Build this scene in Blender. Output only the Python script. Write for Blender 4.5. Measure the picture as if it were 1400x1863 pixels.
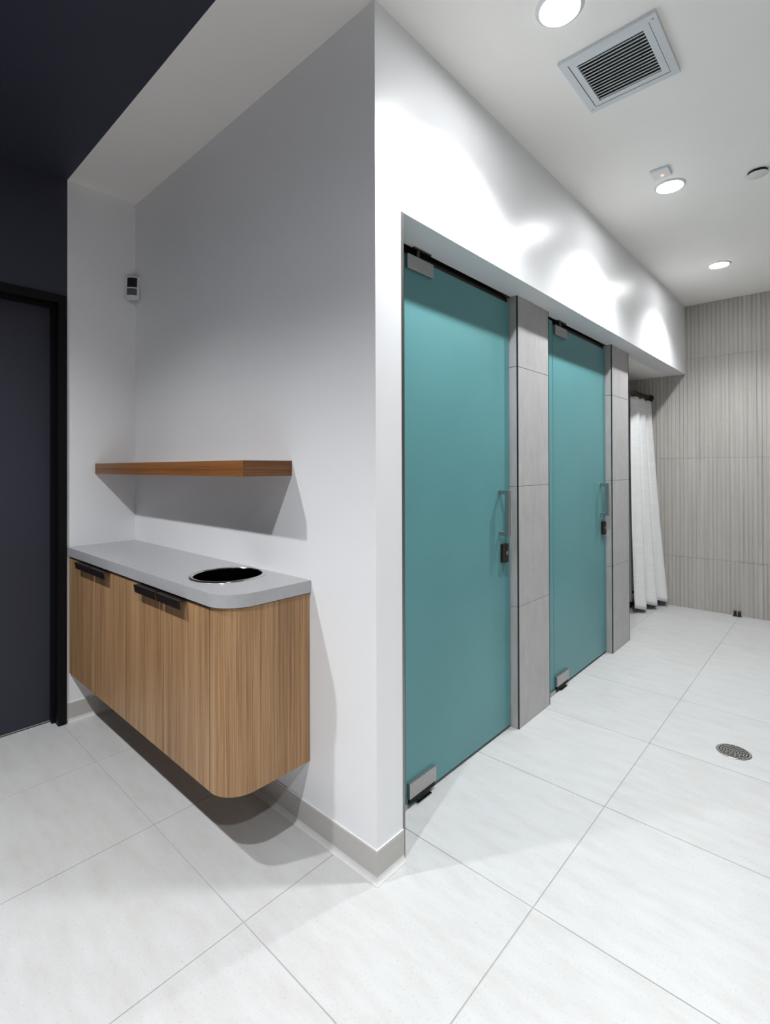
import bpy, bmesh, math, random
from mathutils import Vector, Matrix

random.seed(7)
for o in list(bpy.data.objects):
    bpy.data.objects.remove(o, do_unlink=True)
scene = bpy.context.scene
COL = scene.collection

# ---------------------------------------------------------------- camera
W_PX, H_PX = 1400, 1863
FPX, CXP, CYP = 920.23, 700.4, 845.8
YAW, PITCH, ROLL = 0.73812, 0.00549, 0.00294
CAM = Vector((-1.1729, -1.1071, 1.316))
_r = Vector((math.sin(YAW), -math.cos(YAW), 0))
_f0 = Vector((math.cos(YAW), math.sin(YAW), 0))
_z = Vector((0, 0, 1))
_f = _f0 * math.cos(PITCH) + _z * math.sin(PITCH)
_u = -_f0 * math.sin(PITCH) + _z * math.cos(PITCH)
CX_ = _r * math.cos(ROLL) - _u * math.sin(ROLL)
CY_ = _r * math.sin(ROLL) + _u * math.cos(ROLL)
cd = bpy.data.cameras.new('camera')
cam = bpy.data.objects.new('camera', cd)
COL.objects.link(cam)
m = Matrix((CX_, CY_, -_f)).transposed().to_4x4()
m.translation = CAM
cam.matrix_world = m
cd.sensor_fit = 'HORIZONTAL'
cd.sensor_width = 36.0
cd.lens = FPX * 36.0 / W_PX
cd.shift_x = -(CXP - W_PX / 2) / W_PX
cd.shift_y = -(H_PX / 2 - CYP) / W_PX
cd.clip_start = 0.02
scene.camera = cam

# ---------------------------------------------------------------- world, exposure
w = bpy.data.worlds.new('world')
scene.world = w
w.use_nodes = True
w.node_tree.nodes['Background'].inputs[0].default_value = (0.5, 0.52, 0.56, 1)
w.node_tree.nodes['Background'].inputs[1].default_value = 0.0
scene.view_settings.view_transform = 'Standard'
scene.view_settings.look = 'None'
scene.view_settings.gamma = 1.0
scene.view_settings.use_curve_mapping = False
scene.view_settings.exposure = 1.0

LIGHT_COL = (0.965, 0.985, 1.0)
SPOT_W = 66.0
SPOT_DEG = 128.0
SPOT_BLEND = 0.75
LENS_EMIT = 70.0

# ---------------------------------------------------------------- dimensions (metres)
ZC = 2.818      # ceiling
ZS = 2.183      # soffit above the glass doors
L = 4.235       # far ribbed wall
D = 1.879       # return wall / dark wall plane
PT = 0.1276     # thickness of the white pier
YP = 0.112      # pillar face
XW = -0.341     # where the white paint turns dark
YF = -2.5       # wall behind the camera (right)
XL = -3.1       # wall behind the camera (left)
YB = 1.62       # back of the stalls
P1 = (1.160, 1.518)
P2 = (2.548, 2.917)
GY0, GY1 = 0.155, 0.167
VX0, VX1, VY0, VY1 = .645, .985, -.655, -.325   # ceiling vent

# ---------------------------------------------------------------- materials
def newmat(name):
    mt = bpy.data.materials.new(name)
    mt.use_nodes = True
    nt = mt.node_tree
    return mt, nt, nt.nodes['Principled BSDF']

def N(nt, typ, **kw):
    n = nt.nodes.new(typ)
    for k, v in kw.items():
        if k.startswith('i_'):
            n.inputs[k[2:]].default_value = v
        else:
            setattr(n, k, v)
    return n

def ramp(nt, stops):
    r = nt.nodes.new('ShaderNodeValToRGB')
    cr = r.color_ramp
    while len(cr.elements) < len(stops):
        cr.elements.new(0.5)
    for e, (p, c) in zip(cr.elements, stops):
        e.position = p
        e.color = (c[0], c[1], c[2], 1)
    return r

def coords(nt, scale=(1, 1, 1), kind='Object', rot=(0, 0, 0)):
    if kind == 'World':
        t = nt.nodes.new('ShaderNodeNewGeometry')
        out = t.outputs['Position']
    else:
        t = nt.nodes.new('ShaderNodeTexCoord')
        out = t.outputs[kind]
    mp = nt.nodes.new('ShaderNodeMapping')
    mp.inputs['Scale'].default_value = scale
    mp.inputs['Rotation'].default_value = rot
    nt.links.new(out, mp.inputs['Vector'])
    return mp.outputs['Vector']

def bump(nt, p, height, strength, dist):
    b = nt.nodes.new('ShaderNodeBump')
    b.inputs['Strength'].default_value = strength
    b.inputs['Distance'].default_value = dist
    nt.links.new(height, b.inputs['Height'])
    nt.links.new(b.outputs['Normal'], p.inputs['Normal'])

def paint(name, col, rough=0.45, var=0.015, peel=0.08, spec=0.5):
    mt, nt, p = newmat(name)
    v = coords(nt, (1, 1, 1), 'World')
    n = N(nt, 'ShaderNodeTexNoise', i_Scale=1.7, i_Detail=3.0)
    nt.links.new(v, n.inputs['Vector'])
    lo = [c * (1 - var) for c in col]
    hi = [min(1, c * (1 + var)) for c in col]
    r = ramp(nt, [(0.3, lo), (0.7, hi)])
    nt.links.new(n.outputs['Fac'], r.inputs['Fac'])
    nt.links.new(r.outputs['Color'], p.inputs['Base Color'])
    p.inputs['Roughness'].default_value = rough
    p.inputs['Specular IOR Level'].default_value = spec
    n2 = N(nt, 'ShaderNodeTexNoise', i_Scale=260.0, i_Detail=2.0)
    nt.links.new(v, n2.inputs['Vector'])
    bump(nt, p, n2.outputs['Fac'], peel, 0.002)
    return mt

def metal(name, col, rough=0.3, brush=None):
    mt, nt, p = newmat(name)
    p.inputs['Metallic'].default_value = 1.0
    p.inputs['Roughness'].default_value = rough
    v = coords(nt, brush or (30, 30, 30))
    n = N(nt, 'ShaderNodeTexNoise', i_Scale=10.0, i_Detail=3.0)
    nt.links.new(v, n.inputs['Vector'])
    r = ramp(nt, [(0.3, [c * .9 for c in col]), (0.7, [min(1, c * 1.08) for c in col])])
    nt.links.new(n.outputs['Fac'], r.inputs['Fac'])
    nt.links.new(r.outputs['Color'], p.inputs['Base Color'])
    return mt

def plastic(name, col, rough=0.4):
    mt, nt, p = newmat(name)
    v = coords(nt)
    n = N(nt, 'ShaderNodeTexNoise', i_Scale=40.0, i_Detail=2.0)
    nt.links.new(v, n.inputs['Vector'])
    r = ramp(nt, [(0.3, [c * .96 for c in col]), (0.7, col)])
    nt.links.new(n.outputs['Fac'], r.inputs['Fac'])
    nt.links.new(r.outputs['Color'], p.inputs['Base Color'])
    p.inputs['Roughness'].default_value = rough
    return mt

def emit(name, col, strength):
    mt, nt, p = newmat(name)
    p.inputs['Base Color'].default_value = (*col, 1)
    p.inputs['Emission Color'].default_value = (*col, 1)
    p.inputs['Emission Strength'].default_value = strength
    return mt

def wood(name, cols, axis='z', fine=1.0):
    """oak veneer; the grain runs along axis"""
    mt, nt, p = newmat(name)
    s_long, s_x = 0.5, 15.0 * fine
    sc = {'z': (s_x, s_x, s_long), 'y': (s_x, s_long, s_x * 1.6), 'x': (s_long, s_x, s_x * 1.6)}[axis]
    v = coords(nt, sc, 'World')
    big = N(nt, 'ShaderNodeTexNoise', i_Scale=1.0, i_Detail=4.0, i_Roughness=0.62, i_Distortion=0.6)
    nt.links.new(v, big.inputs['Vector'])
    sc2 = tuple(c * (9.0 if c > 2 else 2.6) for c in sc)
    v2 = coords(nt, sc2, 'World')
    fn = N(nt, 'ShaderNodeTexNoise', i_Scale=1.6, i_Detail=5.0, i_Roughness=0.7)
    nt.links.new(v2, fn.inputs['Vector'])
    mx = N(nt, 'ShaderNodeMath', operation='MULTIPLY_ADD')
    mx.inputs[1].default_value = 0.62
    nt.links.new(fn.outputs['Fac'], mx.inputs[0])
    half = N(nt, 'ShaderNodeMath', operation='MULTIPLY')
    half.inputs[1].default_value = 0.38
    nt.links.new(big.outputs['Fac'], half.inputs[0])
    nt.links.new(half.outputs[0], mx.inputs[2])
    r = ramp(nt, [(0.36, cols[0]), (0.455, cols[1]), (0.53, cols[2]), (0.66, cols[3])])
    nt.links.new(mx.outputs[0], r.inputs['Fac'])
    nt.links.new(r.outputs['Color'], p.inputs['Base Color'])
    p.inputs['Roughness'].default_value = 0.42
    p.inputs['Specular IOR Level'].default_value = 0.4
    bump(nt, p, fn.outputs['Fac'], 0.12, 0.001)
    return mt

def stone_tile(name, lo, mid, hi, streak=(1.2, 9.0, 5.0), rough=0.5, speck=0.25, spec=0.5):
    mt, nt, p = newmat(name)
    v = coords(nt, streak, 'World')
    n = N(nt, 'ShaderNodeTexNoise', i_Scale=2.2, i_Detail=7.0, i_Roughness=0.6)
    nt.links.new(v, n.inputs['Vector'])
    oi = N(nt, 'ShaderNodeObjectInfo')
    add = N(nt, 'ShaderNodeMath', operation='MULTIPLY_ADD')
    add.inputs[1].default_value = 0.07
    nt.links.new(oi.outputs['Random'], add.inputs[0])
    nt.links.new(n.outputs['Fac'], add.inputs[2])
    r = ramp(nt, [(0.32, lo), (0.55, mid), (0.78, hi)])
    nt.links.new(add.outputs[0], r.inputs['Fac'])
    v2 = coords(nt, (1, 1, 1), 'World')
    sp = N(nt, 'ShaderNodeTexNoise', i_Scale=150.0, i_Detail=4.0, i_Roughness=0.6)
    nt.links.new(v2, sp.inputs['Vector'])
    r2 = ramp(nt, [(0.30, (1 - speck,) * 3), (0.42, (1, 1, 1))])
    nt.links.new(sp.outputs['Fac'], r2.inputs['Fac'])
    mul = N(nt, 'ShaderNodeMix', data_type='RGBA', blend_type='MULTIPLY')
    mul.inputs['Factor'].default_value = 1.0
    nt.links.new(r.outputs['Color'], mul.inputs['A'])
    nt.links.new(r2.outputs['Color'], mul.inputs['B'])
    nt.links.new(mul.outputs['Result'], p.inputs['Base Color'])
    p.inputs['Roughness'].default_value = rough
    p.inputs['Specular IOR Level'].default_value = spec
    bump(nt, p, sp.outputs['Fac'], 0.06, 0.001)
    return mt

M = {}
M['white'] = paint('white_wall_paint', (0.80, 0.805, 0.82), 0.34, peel=0.10)
M['ceil'] = paint('white_ceiling_paint', (0.87, 0.85, 0.82), 0.7, peel=0.04, spec=0.3)
M['dark'] = paint('midnight_blue_paint', (0.034, 0.034, 0.055), 0.55, peel=0.06, spec=0.35)
M['door'] = paint('slate_blue_door_paint', (0.026, 0.027, 0.042), 0.45, peel=0.05, spec=0.4)
M['black'] = paint('black_frame_enamel', (0.0022, 0.0022, 0.003), 0.45, peel=0.02, spec=0.2)
M['floor'] = stone_tile('pale_porcelain', (0.475, 0.467, 0.452), (0.508, 0.510, 0.510), (0.535, 0.54, 0.545), streak=(9.0, 2.6, 5.0), rough=0.42, speck=0.20)
M['grout'] = plastic('grey_grout', (0.42, 0.41, 0.40), 0.9)
M['pillar'] = stone_tile('grey_stone_tile', (0.375, 0.365, 0.36), (0.42, 0.41, 0.415), (0.46, 0.45, 0.455),
                         streak=(8, 8, 3.2), rough=0.5, speck=0.22)
M['rib'] = stone_tile('taupe_ribbed_tile', (0.41, 0.39, 0.36), (0.46, 0.44, 0.41), (0.52, 0.50, 0.47),
                      streak=(6, 14, 0.5), rough=0.6, speck=0.12)
M['ribgrout'] = plastic('taupe_grout', (0.19, 0.18, 0.165), 0.9)
M['oak'] = wood('oak_veneer_upright', [(0.17, 0.090, 0.040), (0.285, 0.158, 0.073), (0.37, 0.215, 0.104), (0.49, 0.305, 0.162)], 'z')
M['shelfwood'] = wood('stained_oak_lengthwise', [(0.07, 0.024, 0.007), (0.155, 0.056, 0.014), (0.21, 0.080, 0.021), (0.27, 0.110, 0.034)], 'y')
M['shelfend'] = wood('stained_oak_crosswise', [(0.055, 0.020, 0.006), (0.125, 0.046, 0.012), (0.18, 0.070, 0.019), (0.24, 0.098, 0.030)], 'x')
M['counter'] = stone_tile('grey_quartz', (0.37, 0.37, 0.38), (0.385, 0.385, 0.395), (0.40, 0.40, 0.41),
                          streak=(30, 30, 30), rough=0.26, speck=0.08)
M['bronze'] = metal('dark_bronze', (0.075, 0.055, 0.045), 0.42)
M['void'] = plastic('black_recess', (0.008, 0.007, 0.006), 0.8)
M['steel'] = metal('brushed_steel', (0.44, 0.43, 0.42), 0.36, (4, 4, 60))
M['chrome'] = metal('polished_chrome', (0.66, 0.66, 0.66), 0.12)
M['linerdark'] = metal('dark_mirror_steel', (0.20, 0.18, 0.18), 0.14)
M['darktrim'] = metal('dark_edge_trim', (0.09, 0.08, 0.07), 0.4)
M['edgetrim'] = metal('satin_edge_trim', (0.28, 0.26, 0.25), 0.35)
M['base'] = plastic('putty_rubber', (0.47, 0.455, 0.435), 0.45)
M['toe'] = plastic('pale_putty_toe', (0.60, 0.595, 0.59), 0.5)
M['caulk'] = plastic('white_caulk', (0.76, 0.76, 0.76), 0.5)
M['whiteplastic'] = plastic('white_plastic', (0.72, 0.73, 0.74), 0.35)
M['greyplastic'] = plastic('grey_lens_plastic', (0.10, 0.11, 0.14), 0.25)
M['blackplastic'] = plastic('black_plastic', (0.004, 0.004, 0.004), 0.3)
M['ventwhite'] = paint('vent_enamel', (0.62, 0.65, 0.68), 0.4, peel=0.0)
M['ductdark'] = plastic('grey_duct_lining', (0.03, 0.032, 0.036), 0.7)
M['lens'] = emit('lamp_lens', (0.965, 0.985, 1.0), LENS_EMIT)
M['led'] = emit('orange_indicator', (1.0, 0.22, 0.10), 1.6)

def frosted():
    mt, nt, p = newmat('frosted_teal_glass')
    v = coords(nt, (1, 1, 1), 'World')
    n = N(nt, 'ShaderNodeTexNoise', i_Scale=2.5, i_Detail=4.0)
    nt.links.new(v, n.inputs['Vector'])
    r = ramp(nt, [(0.3, (0.125, 0.345, 0.365)), (0.7, (0.14, 0.375, 0.395))])
    nt.links.new(n.outputs['Fac'], r.inputs['Fac'])
    # faint wipe marks
    vs = coords(nt, (9, 9, 3.0), 'World', (0.5, 0.3, 0.2))
    sc = N(nt, 'ShaderNodeTexNoise', i_Scale=2.0, i_Detail=8.0, i_Roughness=0.7, i_Distortion=1.5)
    nt.links.new(vs, sc.inputs['Vector'])
    rs = ramp(nt, [(0.66, (0, 0, 0)), (0.80, (1, 1, 1))])
    nt.links.new(sc.outputs['Fac'], rs.inputs['Fac'])
    mx = N(nt, 'ShaderNodeMix', data_type='RGBA')
    mx.inputs['B'].default_value = (0.30, 0.52, 0.53, 1)
    fm = N(nt, 'ShaderNodeMath', operation='MULTIPLY')
    fm.inputs[1].default_value = 0.35
    nt.links.new(rs.outputs['Color'], fm.inputs[0])
    nt.links.new(fm.outputs[0], mx.inputs['Factor'])
    nt.links.new(r.outputs['Color'], mx.inputs['A'])
    nt.links.new(mx.outputs['Result'], p.inputs['Base Color'])
    p.inputs['Roughness'].default_value = 0.38
    p.inputs['Transmission Weight'].default_value = 0.25
    p.inputs['IOR'].default_value = 1.45
    return mt
M['frost'] = frosted()

def curtain_mat(name, col, transl):
    mt, nt, p = newmat(name)
    v = coords(nt, (3, 3, 90), 'World')
    n = N(nt, 'ShaderNodeTexNoise', i_Scale=2.0, i_Detail=4.0)
    nt.links.new(v, n.inputs['Vector'])
    r = ramp(nt, [(0.35, [c * .93 for c in col]), (0.65, col)])
    nt.links.new(n.outputs['Fac'], r.inputs['Fac'])
    nt.links.new(r.outputs['Color'], p.inputs['Base Color'])
    p.inputs['Roughness'].default_value = 0.6
    bump(nt, p, n.outputs['Fac'], 0.25, 0.003)
    tr = N(nt, 'ShaderNodeBsdfTranslucent')
    nt.links.new(r.outputs['Color'], tr.inputs['Color'])
    mix = N(nt, 'ShaderNodeMixShader')
    mix.inputs[0].default_value = transl
    out = nt.nodes['Material Output']
    nt.links.new(p.outputs[0], mix.inputs[1])
    nt.links.new(tr.outputs[0], mix.inputs[2])
    nt.links.new(mix.outputs[0], out.inputs['Surface'])
    return mt
M['curtain'] = curtain_mat('white_curtain_cloth', (0.88, 0.885, 0.89), 0.12)
M['vinyl'] = curtain_mat('milky_vinyl_liner', (0.82, 0.83, 0.84), 0.5)

# ---------------------------------------------------------------- builders
def add_box(bm, x0, x1, y0, y1, z0, z1, bevel=0.0, seg=1):
    vs = [bm.verts.new(c) for c in ((x0, y0, z0), (x1, y0, z0), (x1, y1, z0), (x0, y1, z0),
                                    (x0, y0, z1), (x1, y0, z1), (x1, y1, z1), (x0, y1, z1))]
    fs = [bm.faces.new([vs[i] for i in q]) for q in
          ((3, 2, 1, 0), (4, 5, 6, 7), (0, 1, 5, 4), (1, 2, 6, 5), (2, 3, 7, 6), (3, 0, 4, 7))]
    if bevel > 0:
        es = list({e for f in fs for e in f.edges})
        bmesh.ops.bevel(bm, geom=es, offset=bevel, segments=seg, affect='EDGES', profile=0.5)

def add_cyl(bm, p0, p1, r0, r1=None, n=24, caps=True):
    r1 = r0 if r1 is None else r1
    p0, p1 = Vector(p0), Vector(p1)
    d = (p1 - p0).normalized()
    a = d.orthogonal().normalized()
    b = d.cross(a)
    A, B = [], []
    for i in range(n):
        t = 2 * math.pi * i / n
        o = a * math.cos(t) + b * math.sin(t)
        A.append(bm.verts.new(p0 + o * r0))
        B.append(bm.verts.new(p1 + o * r1))
    for i in range(n):
        j = (i + 1) % n
        bm.faces.new((A[i], A[j], B[j], B[i]))
    if caps:
        bm.faces.new(list(reversed(A)))
        bm.faces.new(B)

def add_lathe(bm, prof, cx, cy, n=48, close=False):
    """prof: list of (radius, z)"""
    rings = []
    for (r, z) in prof:
        if r < 1e-6:
            rings.append([bm.verts.new((cx, cy, z))])
        else:
            rings.append([bm.verts.new((cx + r * math.cos(2 * math.pi * i / n), cy + r * math.sin(2 * math.pi * i / n), z)) for i in range(n)])
    pairs = list(zip(rings[:-1], rings[1:]))
    if close:
        pairs.append((rings[-1], rings[0]))
    for A, B in pairs:
        for i in range(n):
            j = (i + 1) % n
            if len(A) == 1 and len(B) == 1:
                continue
            if len(A) == 1:
                bm.faces.new((A[0], B[j], B[i]))
            elif len(B) == 1:
                bm.faces.new((A[i], A[j], B[0]))
            else:
                bm.faces.new((A[i], A[j], B[j], B[i]))

def add_prism(bm, poly, axis, a0, a1):
    """extrude a polygon given in the two other axes along axis from a0 to a1"""
    def P(q, a):
        if axis == 'x':
            return (a, q[0], q[1])
        if axis == 'y':
            return (q[0], a, q[1])
        return (q[0], q[1], a)
    A = [bm.verts.new(P(q, a0)) for q in poly]
    B = [bm.verts.new(P(q, a1)) for q in poly]
    n = len(poly)
    for i in range(n):
        j = (i + 1) % n
        bm.faces.new((A[i], A[j], B[j], B[i]))
    bm.faces.new(list(reversed(A)))
    bm.faces.new(B)

def wpos(o):
    v = Vector((0, 0, 0))
    while o is not None:
        v += o.location
        o = o.parent
    return v

def obj(name, bm, mat, parent=None, smooth=False, label=None):
    if parent is not None:
        off = wpos(parent)
        bmesh.ops.translate(bm, verts=bm.verts, vec=-off)
    bmesh.ops.recalc_face_normals(bm, faces=bm.faces)
    me = bpy.data.meshes.new(name)
    bm.to_mesh(me)
    bm.free()
    me.materials.append(M[mat] if isinstance(mat, str) else mat)
    if smooth:
        for p in me.polygons:
            p.use_smooth = True
        me.set_sharp_from_angle(angle=math.radians(35))
    o = bpy.data.objects.new(name, me)
    COL.objects.link(o)
    o.parent = parent
    if label:
        o['label'] = label
    return o

def box(name, mat, b, parent=None, bevel=0.0, seg=1, label=None):
    bm = bmesh.new()
    add_box(bm, *b, bevel=bevel, seg=seg)
    return obj(name, bm, mat, parent, smooth=False, label=label)

def thing(name, label, cat, loc, group=None):
    o = bpy.data.objects.new(name, None)
    o.empty_display_size = 0.1
    COL.objects.link(o)
    o.location = loc
    o['label'] = label
    o['category'] = cat
    if group:
        o['group'] = group
    return o

def tag(o, label, cat, group=None):
    o['label'] = label
    o['category'] = cat
    if group:
        o['group'] = group
    return o

def struct(name, mat, boxes, label, cat='wall', parent=None):
    bm = bmesh.new()
    for b in boxes:
        add_box(bm, *b)
    o = obj(name, bm, mat, parent)
    if parent is None:
        o['kind'] = 'structure'
        o['label'] = label
        o['category'] = cat
    return o

# ---------------------------------------------------------------- room shell
floor = struct('floor', 'grout', [(XL - .1, L + .1, YF - .1, 2.1, -0.08, -0.0025)],
               'pale porcelain tiled floor with thin grey grout joints', 'floor')
TX, TXS, TY, TYS = 0.245, 0.6075, 0.190, 0.599
i0, i1 = math.floor((XL - TX) / TXS), math.ceil((L - TX) / TXS)
j0, j1 = math.floor((YF - TY) / TYS), math.ceil((2.05 - TY) / TYS)
tile_mesh = {}
for i in range(i0, i1):
    for j in range(j0, j1):
        x0, x1 = max(TX + i * TXS, XL), min(TX + (i + 1) * TXS, L)
        y0, y1 = max(TY + j * TYS, YF), min(TY + (j + 1) * TYS, 2.02)
        if x1 - x0 < .02 or y1 - y0 < .02:
            continue
        cx, cy = (x0 + x1) / 2, (y0 + y1) / 2
        if cx > -.05 and y0 > YB:
            continue
        g = 0.0016
        key = (round(x1 - x0, 3), round(y1 - y0, 3))
        if key not in tile_mesh:
            bm = bmesh.new()
            hx, hy = (x1 - x0) / 2 - g, (y1 - y0) / 2 - g
            add_box(bm, -hx, hx, -hy, hy, -0.010, 0.0, bevel=0.0008)
            bmesh.ops.recalc_face_normals(bm, faces=bm.faces)
            me = bpy.data.meshes.new('floor_tile')
            bm.to_mesh(me)
            bm.free()
            me.materials.append(M['floor'])
            tile_mesh[key] = me
        t = bpy.data.objects.new('floor_tile', tile_mesh[key])
        COL.objects.link(t)
        t.parent = floor
        t.location = (cx, cy, 0)

struct('ceiling', 'ceil', [(XW, VX0 + .02, YF - .1, 2.1, ZC, ZC + .12), (VX1 - .02, L + .12, YF - .1, 2.1, ZC, ZC + .12),
                            (VX0 + .02, VX1 - .02, YF - .1, VY0 + .02, ZC, ZC + .12), (VX0 + .02, VX1 - .02, VY1 - .02, 2.1, ZC, ZC + .12)], 'white painted flat ceiling over the shower corridor', 'ceiling')
struct('ceiling', 'dark', [(XL - .1, XW, YF - .1, 2.1, ZC, ZC + .12)], 'dark midnight blue ceiling over the entrance side', 'ceiling')
struct('ceiling', 'ceil', [(P2[1], L, .15, YB, ZS, ZS + .1)], 'low white ceiling inside the curtained shower stall', 'ceiling')

# white block: the niche back wall with its pier, and the header above the doors
struct('wall_center', 'white', [(0, PT, 0, D, 0, ZC), (PT, L, 0, .15, ZS, ZC)],
       'white painted wall with outside corner and long header over the shower doors')
struct('wall_return', 'white', [(XW, PT, D, D + .12, 0, ZC)], 'narrow white return wall at the end of the oak cabinet')
struct('wall_left', 'dark', [(-0.346, XW, D, D + .12, 0, ZC), (-1.40, -0.346, D, D + .12, 2.208, ZC), (XL, -1.40, D, D + .12, 0, ZC)],
       'midnight blue wall around the dark door')
struct('wall_entry', 'dark', [(XL - .1, XL, YF, D + .12, 0, ZC)], 'midnight blue wall of the entrance side')
struct('wall_front', 'rib', [(XL, L, YF - .1, YF, 0, ZC)], 'taupe tiled wall of the corridor across from the showers')
struct('wall_stalls', 'pillar', [(PT, L, YB, YB + .1, 0, ZC)], 'grey tiled rear wall of the shower stalls')

# far wall: ribbed tile panels on a backing
far = struct('wall_far', 'ribgrout', [(L, L + .1, YF, YB, 0, ZC)], 'taupe ribbed tile wall at the far end of the corridor')
PITCHR = 0.0333
PW = PITCHR * 18
rows = [(0.0, 0.475), (0.475, 1.397), (1.397, 2.319), (2.319, ZC)]
rr = random.Random(3)
rib_mesh = {}
k0 = -5
for k in range(-5, 3):
    for ri, (za, zb) in enumerate(rows):
        ya = 0.02 + k * PW
        yb = ya + PW
        if ya < YF or yb > YB:
            continue
        kk = (ri, k % 3)
        if kk not in rib_mesh:
            bm = bmesh.new()
            r3 = random.Random(10 * ri + (k % 3))
            y = 0.0
            h = zb - za
            add_box(bm, -0.004, 0.0, 0.0006, PW - 0.0006, 0.0008, h - 0.0008)
            for s in range(18):
                wd = PITCHR
                d = 0.0085 + r3.choice((0, 0, 0.002, 0.0035))
                gpl = 0.0022 + r3.random() * 0.0028
                poly = [(-0.004, y + gpl), (-d, y + gpl + 0.004), (-d, y + wd - 0.006), (-0.004, y + wd - 0.0012)]
                add_prism(bm, poly, 'z', 0.0008, h - 0.0008)
                y += wd
            bmesh.ops.recalc_face_normals(bm, faces=bm.faces)
            me = bpy.data.meshes.new('wall_tile')
            bm.to_mesh(me)
            bm.free()
            me.materials.append(M['rib'])
            rib_mesh[kk] = me
        o = bpy.data.objects.new('wall_tile', rib_mesh[kk])
        COL.objects.link(o)
        o.parent = far
        o.location = (L, ya, za)

# cove baseboards
def cove(name, length, place, parent=None, label='', toe=None):
    """place: function (s along, d out of wall, z) -> xyz"""
    prof = toe if toe else [(0.0, 0.0), (0.005, 0.0), (0.005, 0.096), (0.003, 0.099), (0.0, 0.099)]
    bm = bmesh.new()
    A = [bm.verts.new(place(0, d, z)) for d, z in prof]
    B = [bm.verts.new(place(1, d, z)) for d, z in prof]
    n = len(prof)
    for i in range(n):
        j = (i + 1) % n
        bm.faces.new((A[i], A[j], B[j], B[i]))
    bm.faces.new(A)
    bm.faces.new(list(reversed(B)))
    if toe:
        return obj('toe_strip', bm, 'toe', parent, label='pale cove toe along the floor')
    o = obj(name, bm, 'base')
    o['kind'] = 'structure'
    o['label'] = label
    o['category'] = 'baseboard'
    return o

TOE = [(0.0052, 0.0), (0.0165, 0.0), (0.0160, 0.002), (0.0115, 0.0055), (0.0082, 0.010), (0.0060, 0.016), (0.0052, 0.021)]
f1 = lambda s, d, z: (-d, (-d if s == 0 else D - d), z)
f2 = lambda s, d, z: ((-d if s == 0 else XW + .002), D - d, z)
f3 = lambda s, d, z: ((-d if s == 0 else PT), -d, z)
b1 = cove('baseboard_left', 1, lambda s, d, z: (-d, (-d if s == 0 else D - d), z), label='putty cove baseboard running under the floating oak cabinet')
b2 = cove('baseboard_return', 1, lambda s, d, z: ((-d if s == 0 else XW + .002), D - d, z), label='short putty cove baseboard beside the black door frame')
b3 = cove('baseboard_front', 1, lambda s, d, z: ((-d if s == 0 else PT), -d, z), label='short putty cove baseboard wrapping the white pier corner')
for o, ff in ((b1, f1), (b2, f2), (b3, f3)):
    cove('', 1, ff, o, toe=TOE)
for o, bb in ((b1, (-0.0045, 0, 0, D, .099, .1035)), (b2, (XW + .002, 0, D - .0045, D, .099, .1035)), (b3, (-.0045, PT, -.0045, 0, .099, .1035))):
    box('caulk_bead', 'caulk', bb, o, bevel=0.001)

# edge of the tiled jamb on the pier
j = struct('trim_1', 'edgetrim', [(PT, PT + .011, -0.0015, .16, 0.0, ZS)], 'satin metal edge strip on the white pier beside the first glass door', 'trim')

# ---------------------------------------------------------------- downlights (lamps)
def downlight(x, y, label, group='recessed ceiling downlights', power=SPOT_W):
    t = thing('downlight', label, 'downlight', (x, y, ZC), group)
    bm = bmesh.new()
    add_lathe(bm, [(0.060, ZC - .001), (0.060, ZC - .006), (0.064, ZC - .009), (0.073, ZC - .006), (0.077, ZC - .001)], x, y, 40, close=True)
    obj('trim_ring', bm, 'whiteplastic', t, True)
    bm = bmesh.new()
    add_lathe(bm, [(0.0, ZC - .005), (0.03, ZC - .005), (0.060, ZC - .004), (0.060, ZC - .001), (0, ZC - .001)], x, y, 40)
    obj('lens', bm, 'lens', t, True, label='glowing white lens')
    ld = bpy.data.lights.new('downlight_beam', 'SPOT')
    ld.energy = power
    ld.color = LIGHT_COL
    ld.spot_size = math.radians(SPOT_DEG)
    ld.spot_blend = SPOT_BLEND
    ld.shadow_soft_size = 0.038
    lo = bpy.data.objects.new('downlight_beam', ld)
    COL.objects.link(lo)
    lo.parent = t
    lo.location = (0, 0, -0.012)
    return t

downlight(0.43, -0.425, 'lit recessed downlight beside the ceiling air vent')
downlight(1.845, -0.422, 'lit recessed downlight next to the square ceiling sensor')
downlight(3.268, -0.422, 'lit recessed downlight nearest the ribbed far wall')
for yy, lb in ((0.99, 'lit recessed downlight in the dark ceiling nearest the dark door'),
               (-0.41, 'lit recessed downlight in the dark ceiling level with the white pier corner'),
               (-1.82, 'lit recessed downlight in the dark ceiling farthest from the dark door')):
    downlight(-1.54, yy, lb, 'downlights in the dark ceiling', SPOT_W * 1.5)

# ---------------------------------------------------------------- dark door on the left
door = thing('door_1', 'dark slate blue flush door in a black metal frame', 'door', (-0.87, D, 0))
door['kind'] = 'structure'
FY = 1.866
bm = bmesh.new()
add_box(bm, -0.384, -0.347, FY, 1.998, 0, 2.208, bevel=0.0015)
obj('door_jamb', bm, 'black', door)
bm = bmesh.new()
add_box(bm, -1.40, -1.352, FY, 1.998, 0, 2.208, bevel=0.0015)
obj('door_jamb', bm, 'black', door)
bm = bmesh.new()
add_box(bm, -1.352, -0.384, FY, 1.998, 2.166, 2.208, bevel=0.0015)
obj('door_head', bm, 'black', door)
bm = bmesh.new()
add_box(bm, -0.398, -0.384, 1.925, 1.957, 0, 2.152)
add_box(bm, -1.352, -1.338, 1.925, 1.957, 0, 2.152)
add_box(bm, -1.352, -0.384, 1.925, 1.957, 2.152, 2.166)
obj('door_stop', bm, 'black', door)
box('door_leaf', 'door', (-1.348, -0.388, 1.959, 1.999, 0.012, 2.162), door, bevel=0.0015)
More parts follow.
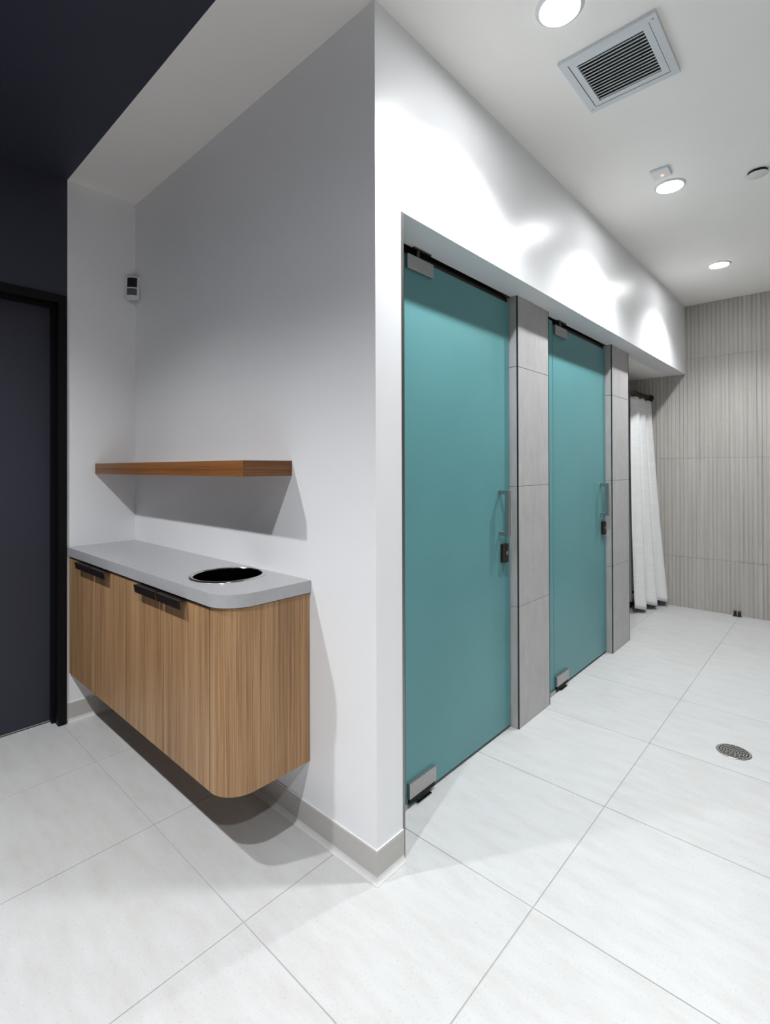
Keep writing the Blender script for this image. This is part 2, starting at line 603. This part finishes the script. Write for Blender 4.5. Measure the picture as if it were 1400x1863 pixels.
box('door_sweep', 'steel', (-1.348, -0.388, 1.954, 1.959, 0.006, 0.012), door, label='thin metal sweep under the door')
bm = bmesh.new()
add_cyl(bm, (-1.28, 1.959, 1.0), (-1.28, 1.90, 1.0), .01, n=16)
add_cyl(bm, (-1.29, 1.90, 1.0), (-1.16, 1.90, 1.0), .009, n=16)
add_cyl(bm, (-1.28, 1.959, 1.0), (-1.28, 1.951, 1.0), .027, n=24)
obj('lever_handle', bm, 'steel', door, True)

# ---------------------------------------------------------------- floating cabinet
XF = -0.333          # cabinet face
YE = 0.331           # cabinet end face
ZB, ZT = 0.257, 0.8545
R = 0.102
cab = thing('floating_cabinet', 'wall-hung oak cabinet with rounded corner and four doors under the grey counter', 'cabinet', (0, 1.1, ZB))
box('carcass', 'void', (XF + .020, -0.002, YE + R + .004, D - .004, ZB + .004, 0.66), cab)
box('top_rail', 'void', (XF + .022, XF + .05, YE + .12, D - .004, 0.66, 0.8655), cab)
# curved end panel: flat face piece, quarter round, end face
R = 0.102
TH = 0.018
outer = [(XF, YE + R + .0005)]
cxr, cyr = XF + R, YE + R
for i in range(0, 19):
    a = math.pi + (math.pi / 2) * i / 18
    outer.append((cxr + R * math.cos(a), cyr + R * math.sin(a)))
outer.append((-0.003, YE))
inner = [(-0.003, YE + TH)]
for i in range(18, -1, -1):
    a = math.pi + (math.pi / 2) * i / 18
    inner.append((cxr + (R - TH) * math.cos(a), cyr + (R - TH) * math.sin(a)))
inner.append((XF + TH, YE + R + .0005))
bm = bmesh.new()
add_prism(bm, outer + inner, 'z', ZB, 0.8625)
obj('curved_end_panel', bm, 'oak', cab, True)
splits = [D - .004, 1.492, 1.130, 0.781, YE + R + .0024]
gap = 0.0021
doors = []
for a, b in zip(splits[:-1], splits[1:]):
    d = box('cabinet_door', 'oak', (XF, XF + TH, b + gap, a - gap, ZB, ZT), cab, bevel=0.0008)
    doors.append(d)
box('bottom_panel', 'oak', (XF + TH + .002, -.002, YE + R + .004, D - .004, ZB + .001, ZB + .0035), cab)
def tab_pull(ya, yb, parent):
    x0, x1 = XF + .004, -0.364
    z = 0.8590
    t = 0.0028
    poly = [(x0, z), (x1, z), (x1 - .001, z - .002), (x1 + .004, z - .031), (x1 + .0075, z - .0305), (x1 + .0035, z - t - .001), (x0, z - t)]
    bm = bmesh.new()
    add_prism(bm, poly, 'y', ya, yb)
    obj('pull_handle', bm, 'bronze', parent, label='dark bronze tab pull')
for (ya, yb), di in zip(((1.496, 1.682), (1.298, 1.482), (0.788, 0.970), (0.588, 0.772)), (0, 1, 2, 3)):
    tab_pull(ya, yb, doors[di])

for yq in splits[1:]:  # near-flush black filler strips stand in for the shade inside the door gaps
    box('gap_shade_strip', 'void', (XF + .0004, XF + TH, yq - gap + .0001, yq + gap - .0001, ZB + .001, ZT - .001), cab, label='black strip standing in for shade in a cabinet door gap')

# counter with rounded corner and round opening
HC, HR = (-0.150, 0.633), 0.139
ct = thing('countertop', 'grey quartz countertop with rounded front corner and round cut-out', 'countertop', (0, 1.1, 0.866))
XCF, YCE, RC = -0.343, 0.323, 0.110
pts = [(-0.001, YCE)]
pts.append((-0.001, D - .001))
pts.append((XCF, D - .001))
for i in range(0, 21):
    a = math.pi + (math.pi / 2) * i / 20
    pts.append((XCF + RC + RC * math.cos(a), YCE + RC + RC * math.sin(a)))
hole = [(HC[0] + HR * math.cos(2 * math.pi * i / 64), HC[1] + HR * math.sin(2 * math.pi * i / 64)) for i in range(64)]
bm = bmesh.new()
es = []
loops = []
for lp in (pts, hole):
    vs = [bm.verts.new((x, y, 0.910)) for x, y in lp]
    loops.append(vs)
    for i in range(len(vs)):
        es.append(bm.edges.new((vs[i], vs[(i + 1) % len(vs)])))
bmesh.ops.triangle_fill(bm, edges=es, use_beauty=True)
top_faces = list(bm.faces)
ret = bmesh.ops.extrude_face_region(bm, geom=top_faces)
nv = [g for g in ret['geom'] if isinstance(g, bmesh.types.BMVert)]
bmesh.ops.translate(bm, verts=nv, vec=(0, 0, -0.0435))
obj('slab', bm, 'counter', ct, True)
# chute ring and liner
chute = thing('waste_chute', 'round polished steel waste opening set into the grey counter', 'waste chute', (HC[0], HC[1], 0.70))
bm = bmesh.new()
add_lathe(bm, [(HR - .013, .9105), (HR - .011, .9135), (HR - .004, .9150), (HR + .002, .9130), (HR + .003, .9105)], HC[0], HC[1], 72, close=True)
obj('rim', bm, 'chrome', chute, True, label='bright rolled steel rim')
bm = bmesh.new()
add_lathe(bm, [(HR - .012, .912), (HR - .012, .71), (0.0, .705), (0.0, .703), (HR - .010, .708), (HR - .010, .912)], HC[0], HC[1], 72)
obj('liner', bm, 'linerdark', chute, True, label='dark mirror-finish liner')

# ---------------------------------------------------------------- shelf
sh = thing('floating_shelf', 'stained oak floating shelf fixed in the corner above the grey counter', 'shelf', (0, 1.15, 1.286))
SX, SY, SZ0, SZ1 = -0.209, 0.434, 1.2865, 1.3430
box('board', 'shelfwood', (SX + .003, -0.001, SY + .003, D - .001, SZ0 + .0005, SZ1 - .0005), sh)
box('front_edge', 'shelfwood', (SX, SX + .003, SY + .0004, D - .001, SZ0, SZ1), sh)
box('end_edge', 'shelfend', (SX + .0004, -0.001, SY, SY + .003, SZ0, SZ1), sh)

# ---------------------------------------------------------------- motion detector in the corner
pir = thing('motion_detector', 'small white motion detector mounted high in the wall corner', 'sensor', (-0.03, D - .03, 2.25))
def pir_part(name, mat, prof, z0, z1, lean=0.0, label=None):
    """prof in local (a across, d out of the corner); the unit faces out of the corner diagonally"""
    ang = math.radians(-128)          # facing direction
    f = Vector((math.cos(ang), math.sin(ang), 0))
    s = Vector((-f.y, f.x, 0))
    c = Vector((-0.001, D - .001, 0))
    bm = bmesh.new()
    rings = []
    nz = 6
    for k in range(nz + 1):
        z = z0 + (z1 - z0) * k / nz
        rings.append([bm.verts.new(c + s * a + f * (d - lean * (z - 2.255)) + Vector((0, 0, z))) for a, d in prof])
    n = len(prof)
    for A, B in zip(rings[:-1], rings[1:]):
        for i in range(n):
            q = (i + 1) % n
            bm.faces.new((A[i], A[q], B[q], B[i]))
    bm.faces.new(list(reversed(rings[0])))
    bm.faces.new(rings[-1])
    return obj(name, bm, mat, pir, True, label)
def arc(w, d0, bulge, n=9):
    return [(-w + 2 * w * i / (n - 1), d0 + bulge * (1 - ((2 * i / (n - 1)) - 1) ** 2)) for i in range(n)]
bodyp = [(0.037, 0.036), (-0.037, 0.036)] + arc(0.037, 0.058, 0.014)
pir_part('housing', 'whiteplastic', bodyp, 2.262, 2.388, 0.10)
winp = list(reversed([(a, d - .004) for a, d in arc(0.026, 0.0655, 0.0075)])) + arc(0.026, 0.0665, 0.0075)
pir_part('window', 'blackplastic', winp, 2.327, 2.381, 0.10, 'black upper window')
pir_part('lens_window', 'greyplastic', winp, 2.281, 2.319, 0.10, 'grey lower lens')

# ---------------------------------------------------------------- tiled pillars
def pillar(xa, xb, label):
    t = thing('tiled_pillar', label, 'pillar', ((xa + xb) / 2, YP, 0))
    tk = 0.010
    box('pillar_core', 'pillar', (xa + tk + .001, xb - tk - .001, YP + tk + .001, YB, 0, ZC if xb < 2 else ZC), t)
    g = 0.0012
    hs = [0.0, 0.611, 1.220, 1.825, ZS - .001]
    for z0, z1 in zip(hs[:-1], hs[1:]):
        box('front_tile', 'pillar', (xa + .005, xb - .004, YP, YP + tk, z0 + g, z1 - g), t, bevel=0.0006)
        box('side_tile', 'pillar', (xa, xa + tk, YP + .006, .75, z0 + g, z1 - g), t, bevel=0.0006)
        box('side_tile', 'pillar', (xb - tk, xb, YP + .006, .75, z0 + g, z1 - g), t, bevel=0.0006)
    box('corner_trim', 'darktrim', (xa - .001, xa + .0045, YP - .001, YP + .0055, 0, ZS - .001), t, label='dark metal edge strip')
    box('corner_trim', 'darktrim', (xb - .0035, xb + .001, YP - .001, YP + .0055, 0, ZS - .001), t, label='dark metal edge strip')
    box('grout_backing', 'ribgrout', (xa + .004, xb - .004, YP + .003, YP + .011, 0, ZS - .001), t)
    box('grout_backing', 'ribgrout', (xa + .003, xa + .011, YP + .007, .75, 0, ZS - .001), t)
    return t
pillar(P1[0], P1[1], 'grey stone tiled pillar between the two teal glass doors')
pillar(P2[0], P2[1], 'grey stone tiled pillar beside the white shower curtain')

# ---------------------------------------------------------------- frosted glass doors
def glass_door(xa, xs, xb, label):
    """xa..xs fixed strip, xs..xb door leaf"""
    zt = 2.150
    t = thing('shower_door', label, 'shower door', ((xs + xb) / 2, GY0, 0), 'frosted shower doors')
    leaf = box('glass_leaf', 'frost', (xs, xb - .006, GY0, GY1, .014, zt), t, bevel=0.001, label='frosted teal glass leaf')
    fx = box('fixed_strip', 'frost', (xa, xs - .005, GY0, GY1, .020, zt + .02), t, bevel=0.001, label='narrow fixed frosted strip')
    # floor channel of the fixed strip
    bm = bmesh.new()
    add_box(bm, xa, xs - .003, GY0 - .010, GY0 - .002, 0, .024)
    add_box(bm, xa, xs - .003, GY1 + .002, GY1 + .010, 0, .024)
    add_box(bm, xa, xs - .003, GY0 - .002, GY1 + .002, 0, .006)
    obj('floor_channel', bm, 'steel', t)
    # head channel behind the glass
    box('head_strip', 'darktrim', (xa, xb, GY1 + .004, GY1 + .020, zt - .012, ZS), t, label='dark bronze head stop')
    # lower patch fitting
    bm = bmesh.new()
    add_box(bm, xs + .006, xs + .176, GY0 - .016, GY0 - .0005, .036, .096, bevel=0.0012)
    add_box(bm, xs + .006, xs + .176, GY1 + .0005, GY1 + .016, .036, .096, bevel=0.0012)
    obj('patch_fitting', bm, 'steel', t, label='brushed steel lower patch fitting')
    bm = bmesh.new()
    add_box(bm, xs + .050, xs + .140, GY0 - .022, GY1 + .020, 0.0, .006, bevel=0.001)
    obj('floor_plate', bm, 'chrome', t, label='small pivot plate on the floor')
    bm = bmesh.new()
    add_cyl(bm, (xs + .075, (GY0 + GY1) / 2, .005), (xs + .075, (GY0 + GY1) / 2, .016), .0055, n=16)
    add_box(bm, xs + .012, xs + .170, GY0 - .012, GY1 + .012, .0162, .0355)
    obj('pivot_block', bm, 'void', t)
    # upper patch fitting
    bm = bmesh.new()
    add_box(bm, xs + .004, xs + .170, GY0 - .016, GY0 - .0005, zt - .058, zt - .002, bevel=0.0012)
    add_box(bm, xs + .004, xs + .170, GY1 + .0005, GY1 + .016, zt - .058, zt - .002, bevel=0.0012)
    obj('patch_fitting', bm, 'steel', t, label='brushed steel upper patch fitting')
    bm = bmesh.new()
    add_box(bm, xs + .040, xs + .150, GY0 - .020, GY1 + .002, ZS - .007, ZS - .0005, bevel=0.001)
    add_cyl(bm, (xs + .075, GY0 - .006, zt - .004), (xs + .075, GY0 - .006, ZS - .006), .010, n=20)
    obj('top_pivot', bm, 'darktrim', t, True, label='dark top pivot block')
    # square pull
    hx = xb - .110
    pull = bmesh.new()
    add_box(pull, hx - .010, hx + .010, .098, .120, .980, 1.206, bevel=0.0008)
    for z in (.992, 1.194):
        add_box(pull, hx - .009, hx + .009, .120, GY0, z - .010, z + .010, bevel=0.0006)
    po = obj('pull_handle', pull, 'steel', t, label='square brushed steel pull')
    for z in (.992, 1.194):
        bm = bmesh.new()
        add_cyl(bm, (hx, GY0 - .0015, z), (hx, GY0 + .0, z), .013, n=20)
        obj('washer', bm, 'chrome', po, True)
    # small lock
    lx = xb - .075
    lk = bmesh.new()
    poly = [(lx - .026, GY0), (lx - .026, GY0 - .014), (lx - .020, GY0 - .020), (lx, GY0 - .0225), (lx + .020, GY0 - .020), (lx + .026, GY0 - .014), (lx + .026, GY0)]
    add_prism(lk, poly, 'z', .846, .936)
    lo = obj('lock', lk, 'bronze', t, label='dark bronze lock')
    bm = bmesh.new()
    add_cyl(bm, (lx - .004, GY0 - .0222, .893), (lx - .004, GY0 - .0240, .893), .010, n=20)
    add_box(bm, lx - .006, lx - .002, GY0 - .0262, GY0 - .0240, .884, .902)
    obj('thumb_turn', bm, 'chrome', lo, True)
    return t
glass_door(PT + .012, 0.327, P1[0] - .001, 'frosted teal glass shower door next to the white pier')
glass_door(P1[1] + .001, 1.672, P2[0] - .001, 'frosted teal glass shower door between the two grey pillars')

# ---------------------------------------------------------------- shower curtain
RY, RZ = 0.300, 1.985
rod = thing('curtain_rod', 'dark metal curtain rod across the last shower stall', 'curtain rod', (3.6, RY, RZ))
bm = bmesh.new()
add_cyl(bm, (P2[1] + .002, RY, RZ), (L - .012, RY, RZ), .0125, n=20)
obj('rod', bm, 'bronze', rod, True)
bm = bmesh.new()
add_cyl(bm, (L - .030, RY, RZ), (L - .0125, RY, RZ), .022, .032, n=24)
obj('wall_flange', bm, 'bronze', rod, True)
bm = bmesh.new()
add_cyl(bm, (P2[1] + .001, RY, RZ), (P2[1] + .018, RY, RZ), .032, .022, n=24)
obj('wall_flange', bm, 'bronze', rod, True)

def drape(top_a, top_b, bot_a, bot_b, zt, zb, folds, amp_t, amp_b, nu, nv, phase=0.0, hem=0.0, seed=1):
    rnd = random.Random(seed)
    ph = [rnd.uniform(-.5, .5) for _ in range(folds * 2 + 4)]
    bm = bmesh.new()
    grid = []
    for v in range(nv + 1):
        t = v / nv
        row = []
        ease = t ** 1.15
        for u in range(nu + 1):
            s = u / nu
            xt = top_a[0] + (top_b[0] - top_a[0]) * s
            yt = top_a[1] + (top_b[1] - top_a[1]) * s
            xb = bot_a[0] + (bot_b[0] - bot_a[0]) * s
            yb = bot_a[1] + (bot_b[1] - bot_a[1]) * s
            x = xt + (xb - xt) * ease
            y = yt + (yb - yt) * ease
            a = amp_t + (amp_b - amp_t) * t
            k = s * folds
            wv = math.sin(2 * math.pi * k + phase + ph[int(k)] * .6 + 0.5 * math.sin(3 * t + ph[int(k) + 1]))
            wv += 0.28 * math.sin(4 * math.pi * k + 1.3 + t * 2)
            y += a * wv
            x += a * 0.4 * math.cos(2 * math.pi * k + phase)
            x = min(x, L - .016)
            zlow = zb + hem * (1 - s) * -1 + 0.012 * math.sin(2 * math.pi * k + phase)
            z = zt + (zlow - zt) * t
            if t < .04:
                z -= 0.010 * abs(math.sin(math.pi * k * 2)) * (1 - t / .04)
            row.append(bm.verts.new((x, y, z)))
        grid.append(row)
    for v in range(nv):
        for u in range(nu):
            bm.faces.new((grid[v][u], grid[v][u + 1], grid[v + 1][u + 1], grid[v + 1][u]))
    return bm
bm = drape((3.625, RY - .005), (4.205, RY - .005), (3.655, .285), (4.215, .150), RZ - .030, .060, 3, .016, .022, 120, 48, phase=0.6, hem=.022)
cur = obj('shower_curtain', bm, 'curtain', None, True)
sm = cur.modifiers.new('thickness', 'SOLIDIFY')
sm.thickness = 0.0015
tag(cur, 'white cloth shower curtain bunched against the ribbed far wall', 'shower curtain')
bm = drape((3.50, RY + .045), (4.02, RY + .045), (3.50, .365), (4.04, .365), RZ - .035, .085, 5, .010, .010, 90, 40, seed=5)
lin = thing('curtain_liner', 'milky vinyl liner hanging behind the white shower curtain', 'curtain liner', (3.55, .35, .03))
lo = obj('sheet', bm, 'vinyl', lin, True)
sm = lo.modifiers.new('thickness', 'SOLIDIFY')
sm.thickness = 0.0010
bm = bmesh.new()
add_cyl(bm, (3.823, .356, .160), (3.823, .345, .160), .011, n=20)
obj('hem_magnet', bm, 'blackplastic', lin, True, label='round black hem magnet')
# rings
for k in range(9):
    x = 3.69 + k * 0.062
    bm = bmesh.new()
    n1, n2 = 18, 6
    ringv = []
    for a in range(n1):
        th = 2 * math.pi * a / n1
        c = Vector((x, RY + .021 * math.sin(th), RZ - .006 + .022 * math.cos(th)))
        o_ = Vector((0, math.sin(th), math.cos(th)))
        ringv.append([bm.verts.new(c + o_ * (.0024 * math.cos(q * 2 * math.pi / n2)) + Vector((1, 0, 0)) * (.0024 * math.sin(q * 2 * math.pi / n2))) for q in range(n2)])
    for a in range(n1):
        A, B = ringv[a], ringv[(a + 1) % n1]
        for q in range(n2):
            bm.faces.new((A[q], A[(q + 1) % n2], B[(q + 1) % n2], B[q]))
    obj('curtain_ring', bm, 'bronze', rod, True)
# dark rubber wedge on the stall floor
bm = bmesh.new()
add_prism(bm, [(.385, .002), (.50, .002), (.50, .034), (.405, .034), (.385, .012)], 'x', 3.80, 4.00)
rub = obj('rubber_block', bm, 'blackplastic', None)
tag(rub, 'low black rubber block on the floor under the curtain liner', 'rubber block')

# ---------------------------------------------------------------- ceiling fittings
vent = thing('ceiling_vent', 'square white ceiling air vent with narrow dark louvres', 'vent', (.815, -.49, ZC))
def frame(bm, x0, x1, y0, y1, wd, z0, z1):
    for b in ((x0, x1, y0, y0 + wd), (x0, x1, y1 - wd, y1), (x0, x0 + wd, y0 + wd, y1 - wd), (x1 - wd, x1, y0 + wd, y1 - wd)):
        add_box(bm, *b, z0, z1)
bm = bmesh.new()
frame(bm, VX0, VX1, VY0, VY1, .026, ZC - .013, ZC - .0005)
obj('outer_frame', bm, 'ventwhite', vent)
bm = bmesh.new()
frame(bm, VX0 + .0285, VX1 - .0285, VY0 + .0285, VY1 - .0285, .022, ZC - .011, ZC - .0005)
obj('inner_frame', bm, 'ventwhite', vent)
bm = bmesh.new()
dx0, dx1, dy0, dy1 = VX0 + .0205, VX1 - .0205, VY0 + .0205, VY1 - .0205
frame(bm, dx0, dx1, dy0, dy1, .004, ZC + .001, ZC + .12)
add_box(bm, dx0, dx1, dy0, dy1, ZC + .12, ZC + .124)
obj('duct', bm, 'ductdark', vent, label='dark duct opening behind the louvres')
ns = 14
ox0, ox1 = VX0 + .0515, VX1 - .0515
oy0, oy1 = VY0 + .0515, VY1 - .0515
for k in range(ns):
    x = ox0 + (ox1 - ox0) * (k + .6) / ns
    bm = bmesh.new()
    poly = [(x - .0017, ZC - .0100), (x + .0017, ZC - .0100), (x + .0014, ZC - .0068), (x - .0014, ZC - .0068)]
    add_prism(bm, poly, 'y', oy0, oy1)
    obj('louvre_slat', bm, 'ventwhite', vent)
for sx, sy in ((VX0 + .02, VY0 + .013), (VX1 - .02, VY1 - .013)):
    bm = bmesh.new()
    add_cyl(bm, (sx, sy, ZC - .013), (sx, sy, ZC - .0142), .0035, n=12)
    obj('screw', bm, 'steel', vent)

sens = thing('ceiling_sensor', 'square white ceiling sensor with an orange indicator light', 'sensor', (1.675, -.418, ZC))
box('housing', 'whiteplastic', (1.628, 1.722, -.462, -.378, ZC - .012, ZC - .0005), sens, bevel=.003, seg=2)
bm = bmesh.new()
add_cyl(bm, (1.688, -.424, ZC - .0120), (1.688, -.424, ZC - .0138), .008, n=20)
obj('indicator_light', bm, 'led', sens, label='small orange indicator light')

spr = thing('sprinkler_cover', 'round white concealed sprinkler cover plate on the ceiling', 'sprinkler cover', (2.0, -.785, ZC))
bm = bmesh.new()
add_lathe(bm, [(0, ZC - .017), (.042, ZC - .017), (.0455, ZC - .015), (.0455, ZC - .014), (0, ZC - .013)], 2.005, -.785, 48)
obj('plate', bm, 'whiteplastic', spr, True)
bm = bmesh.new()
add_lathe(bm, [(.042, ZC - .0135), (.042, ZC - .0005), (.026, ZC - .0005), (.026, ZC - .0135)], 2.005, -.785, 32, close=True)
obj('cup', bm, 'void', spr, True)

# ---------------------------------------------------------------- floor drain and stop
DX, DY, DR = 1.637, -.718, .0685
dr = thing('floor_drain', 'round slotted steel floor drain in the pale tiles', 'drain', (DX, DY, 0))
bm = bmesh.new()
add_lathe(bm, [(DR - .007, .0005), (DR - .007, .0030), (DR - .002, .0036), (DR, .0022), (DR, .0005)], DX, DY, 56, close=True)
obj('rim', bm, 'steel', dr, True)
bm = bmesh.new()
add_lathe(bm, [(0, .0006), (DR - .006, .0006), (DR - .006, .0002), (0, .0002)], DX, DY, 56)
obj('well', bm, 'void', dr, True)
bm = bmesh.new()
nr = 5
rad = [0.006 + (DR - .008 - .006) * k / nr for k in range(nr + 1)]
for k, r_ in enumerate(rad):       # concentric rings
    add_lathe(bm, [(max(r_ - .0022, 0.0005), .0012), (max(r_ - .0022, 0.0005), .0028), (r_ + .0022, .0028), (r_ + .0022, .0012)], DX, DY, 48, close=True)
for k in range(nr):
    cnt = (5, 8, 11, 14, 16)[k]
    for q in range(cnt):
        a = 2 * math.pi * (q + .5 * (k % 2)) / cnt
        c_, s_ = math.cos(a), math.sin(a)
        ra, rb, hw = rad[k] + .0015, rad[k + 1] - .0015, .0020
        poly = [(DX + c_ * ra - s_ * hw, DY + s_ * ra + c_ * hw), (DX + c_ * rb - s_ * hw, DY + s_ * rb + c_ * hw),
                (DX + c_ * rb + s_ * hw, DY + s_ * rb - c_ * hw), (DX + c_ * ra + s_ * hw, DY + s_ * ra - c_ * hw)]
        add_prism(bm, poly, 'z', .0012, .0027)
obj('grate', bm, 'steel', dr, True, label='perforated steel grate')

st = thing('door_stop', 'tiny dark metal stop on the floor against the ribbed wall', 'door stop', (4.205, -.395, 0))
for dy in (-.412, -.380):
    bm = bmesh.new()
    add_cyl(bm, (4.195, dy, 0.0005), (4.195, dy, .042), .011, n=18)
    add_cyl(bm, (4.195, dy, .042), (4.195, dy, .047), .013, .010, n=18)
    obj('post', bm, 'bronze', st, True)
box('base_plate', 'bronze', (4.180, 4.212, -.428, -.364, .0005, .006), st, bevel=.001)
box('cross_bar', 'steel', (4.190, 4.200, -.401, -.391, .018, .028), st)
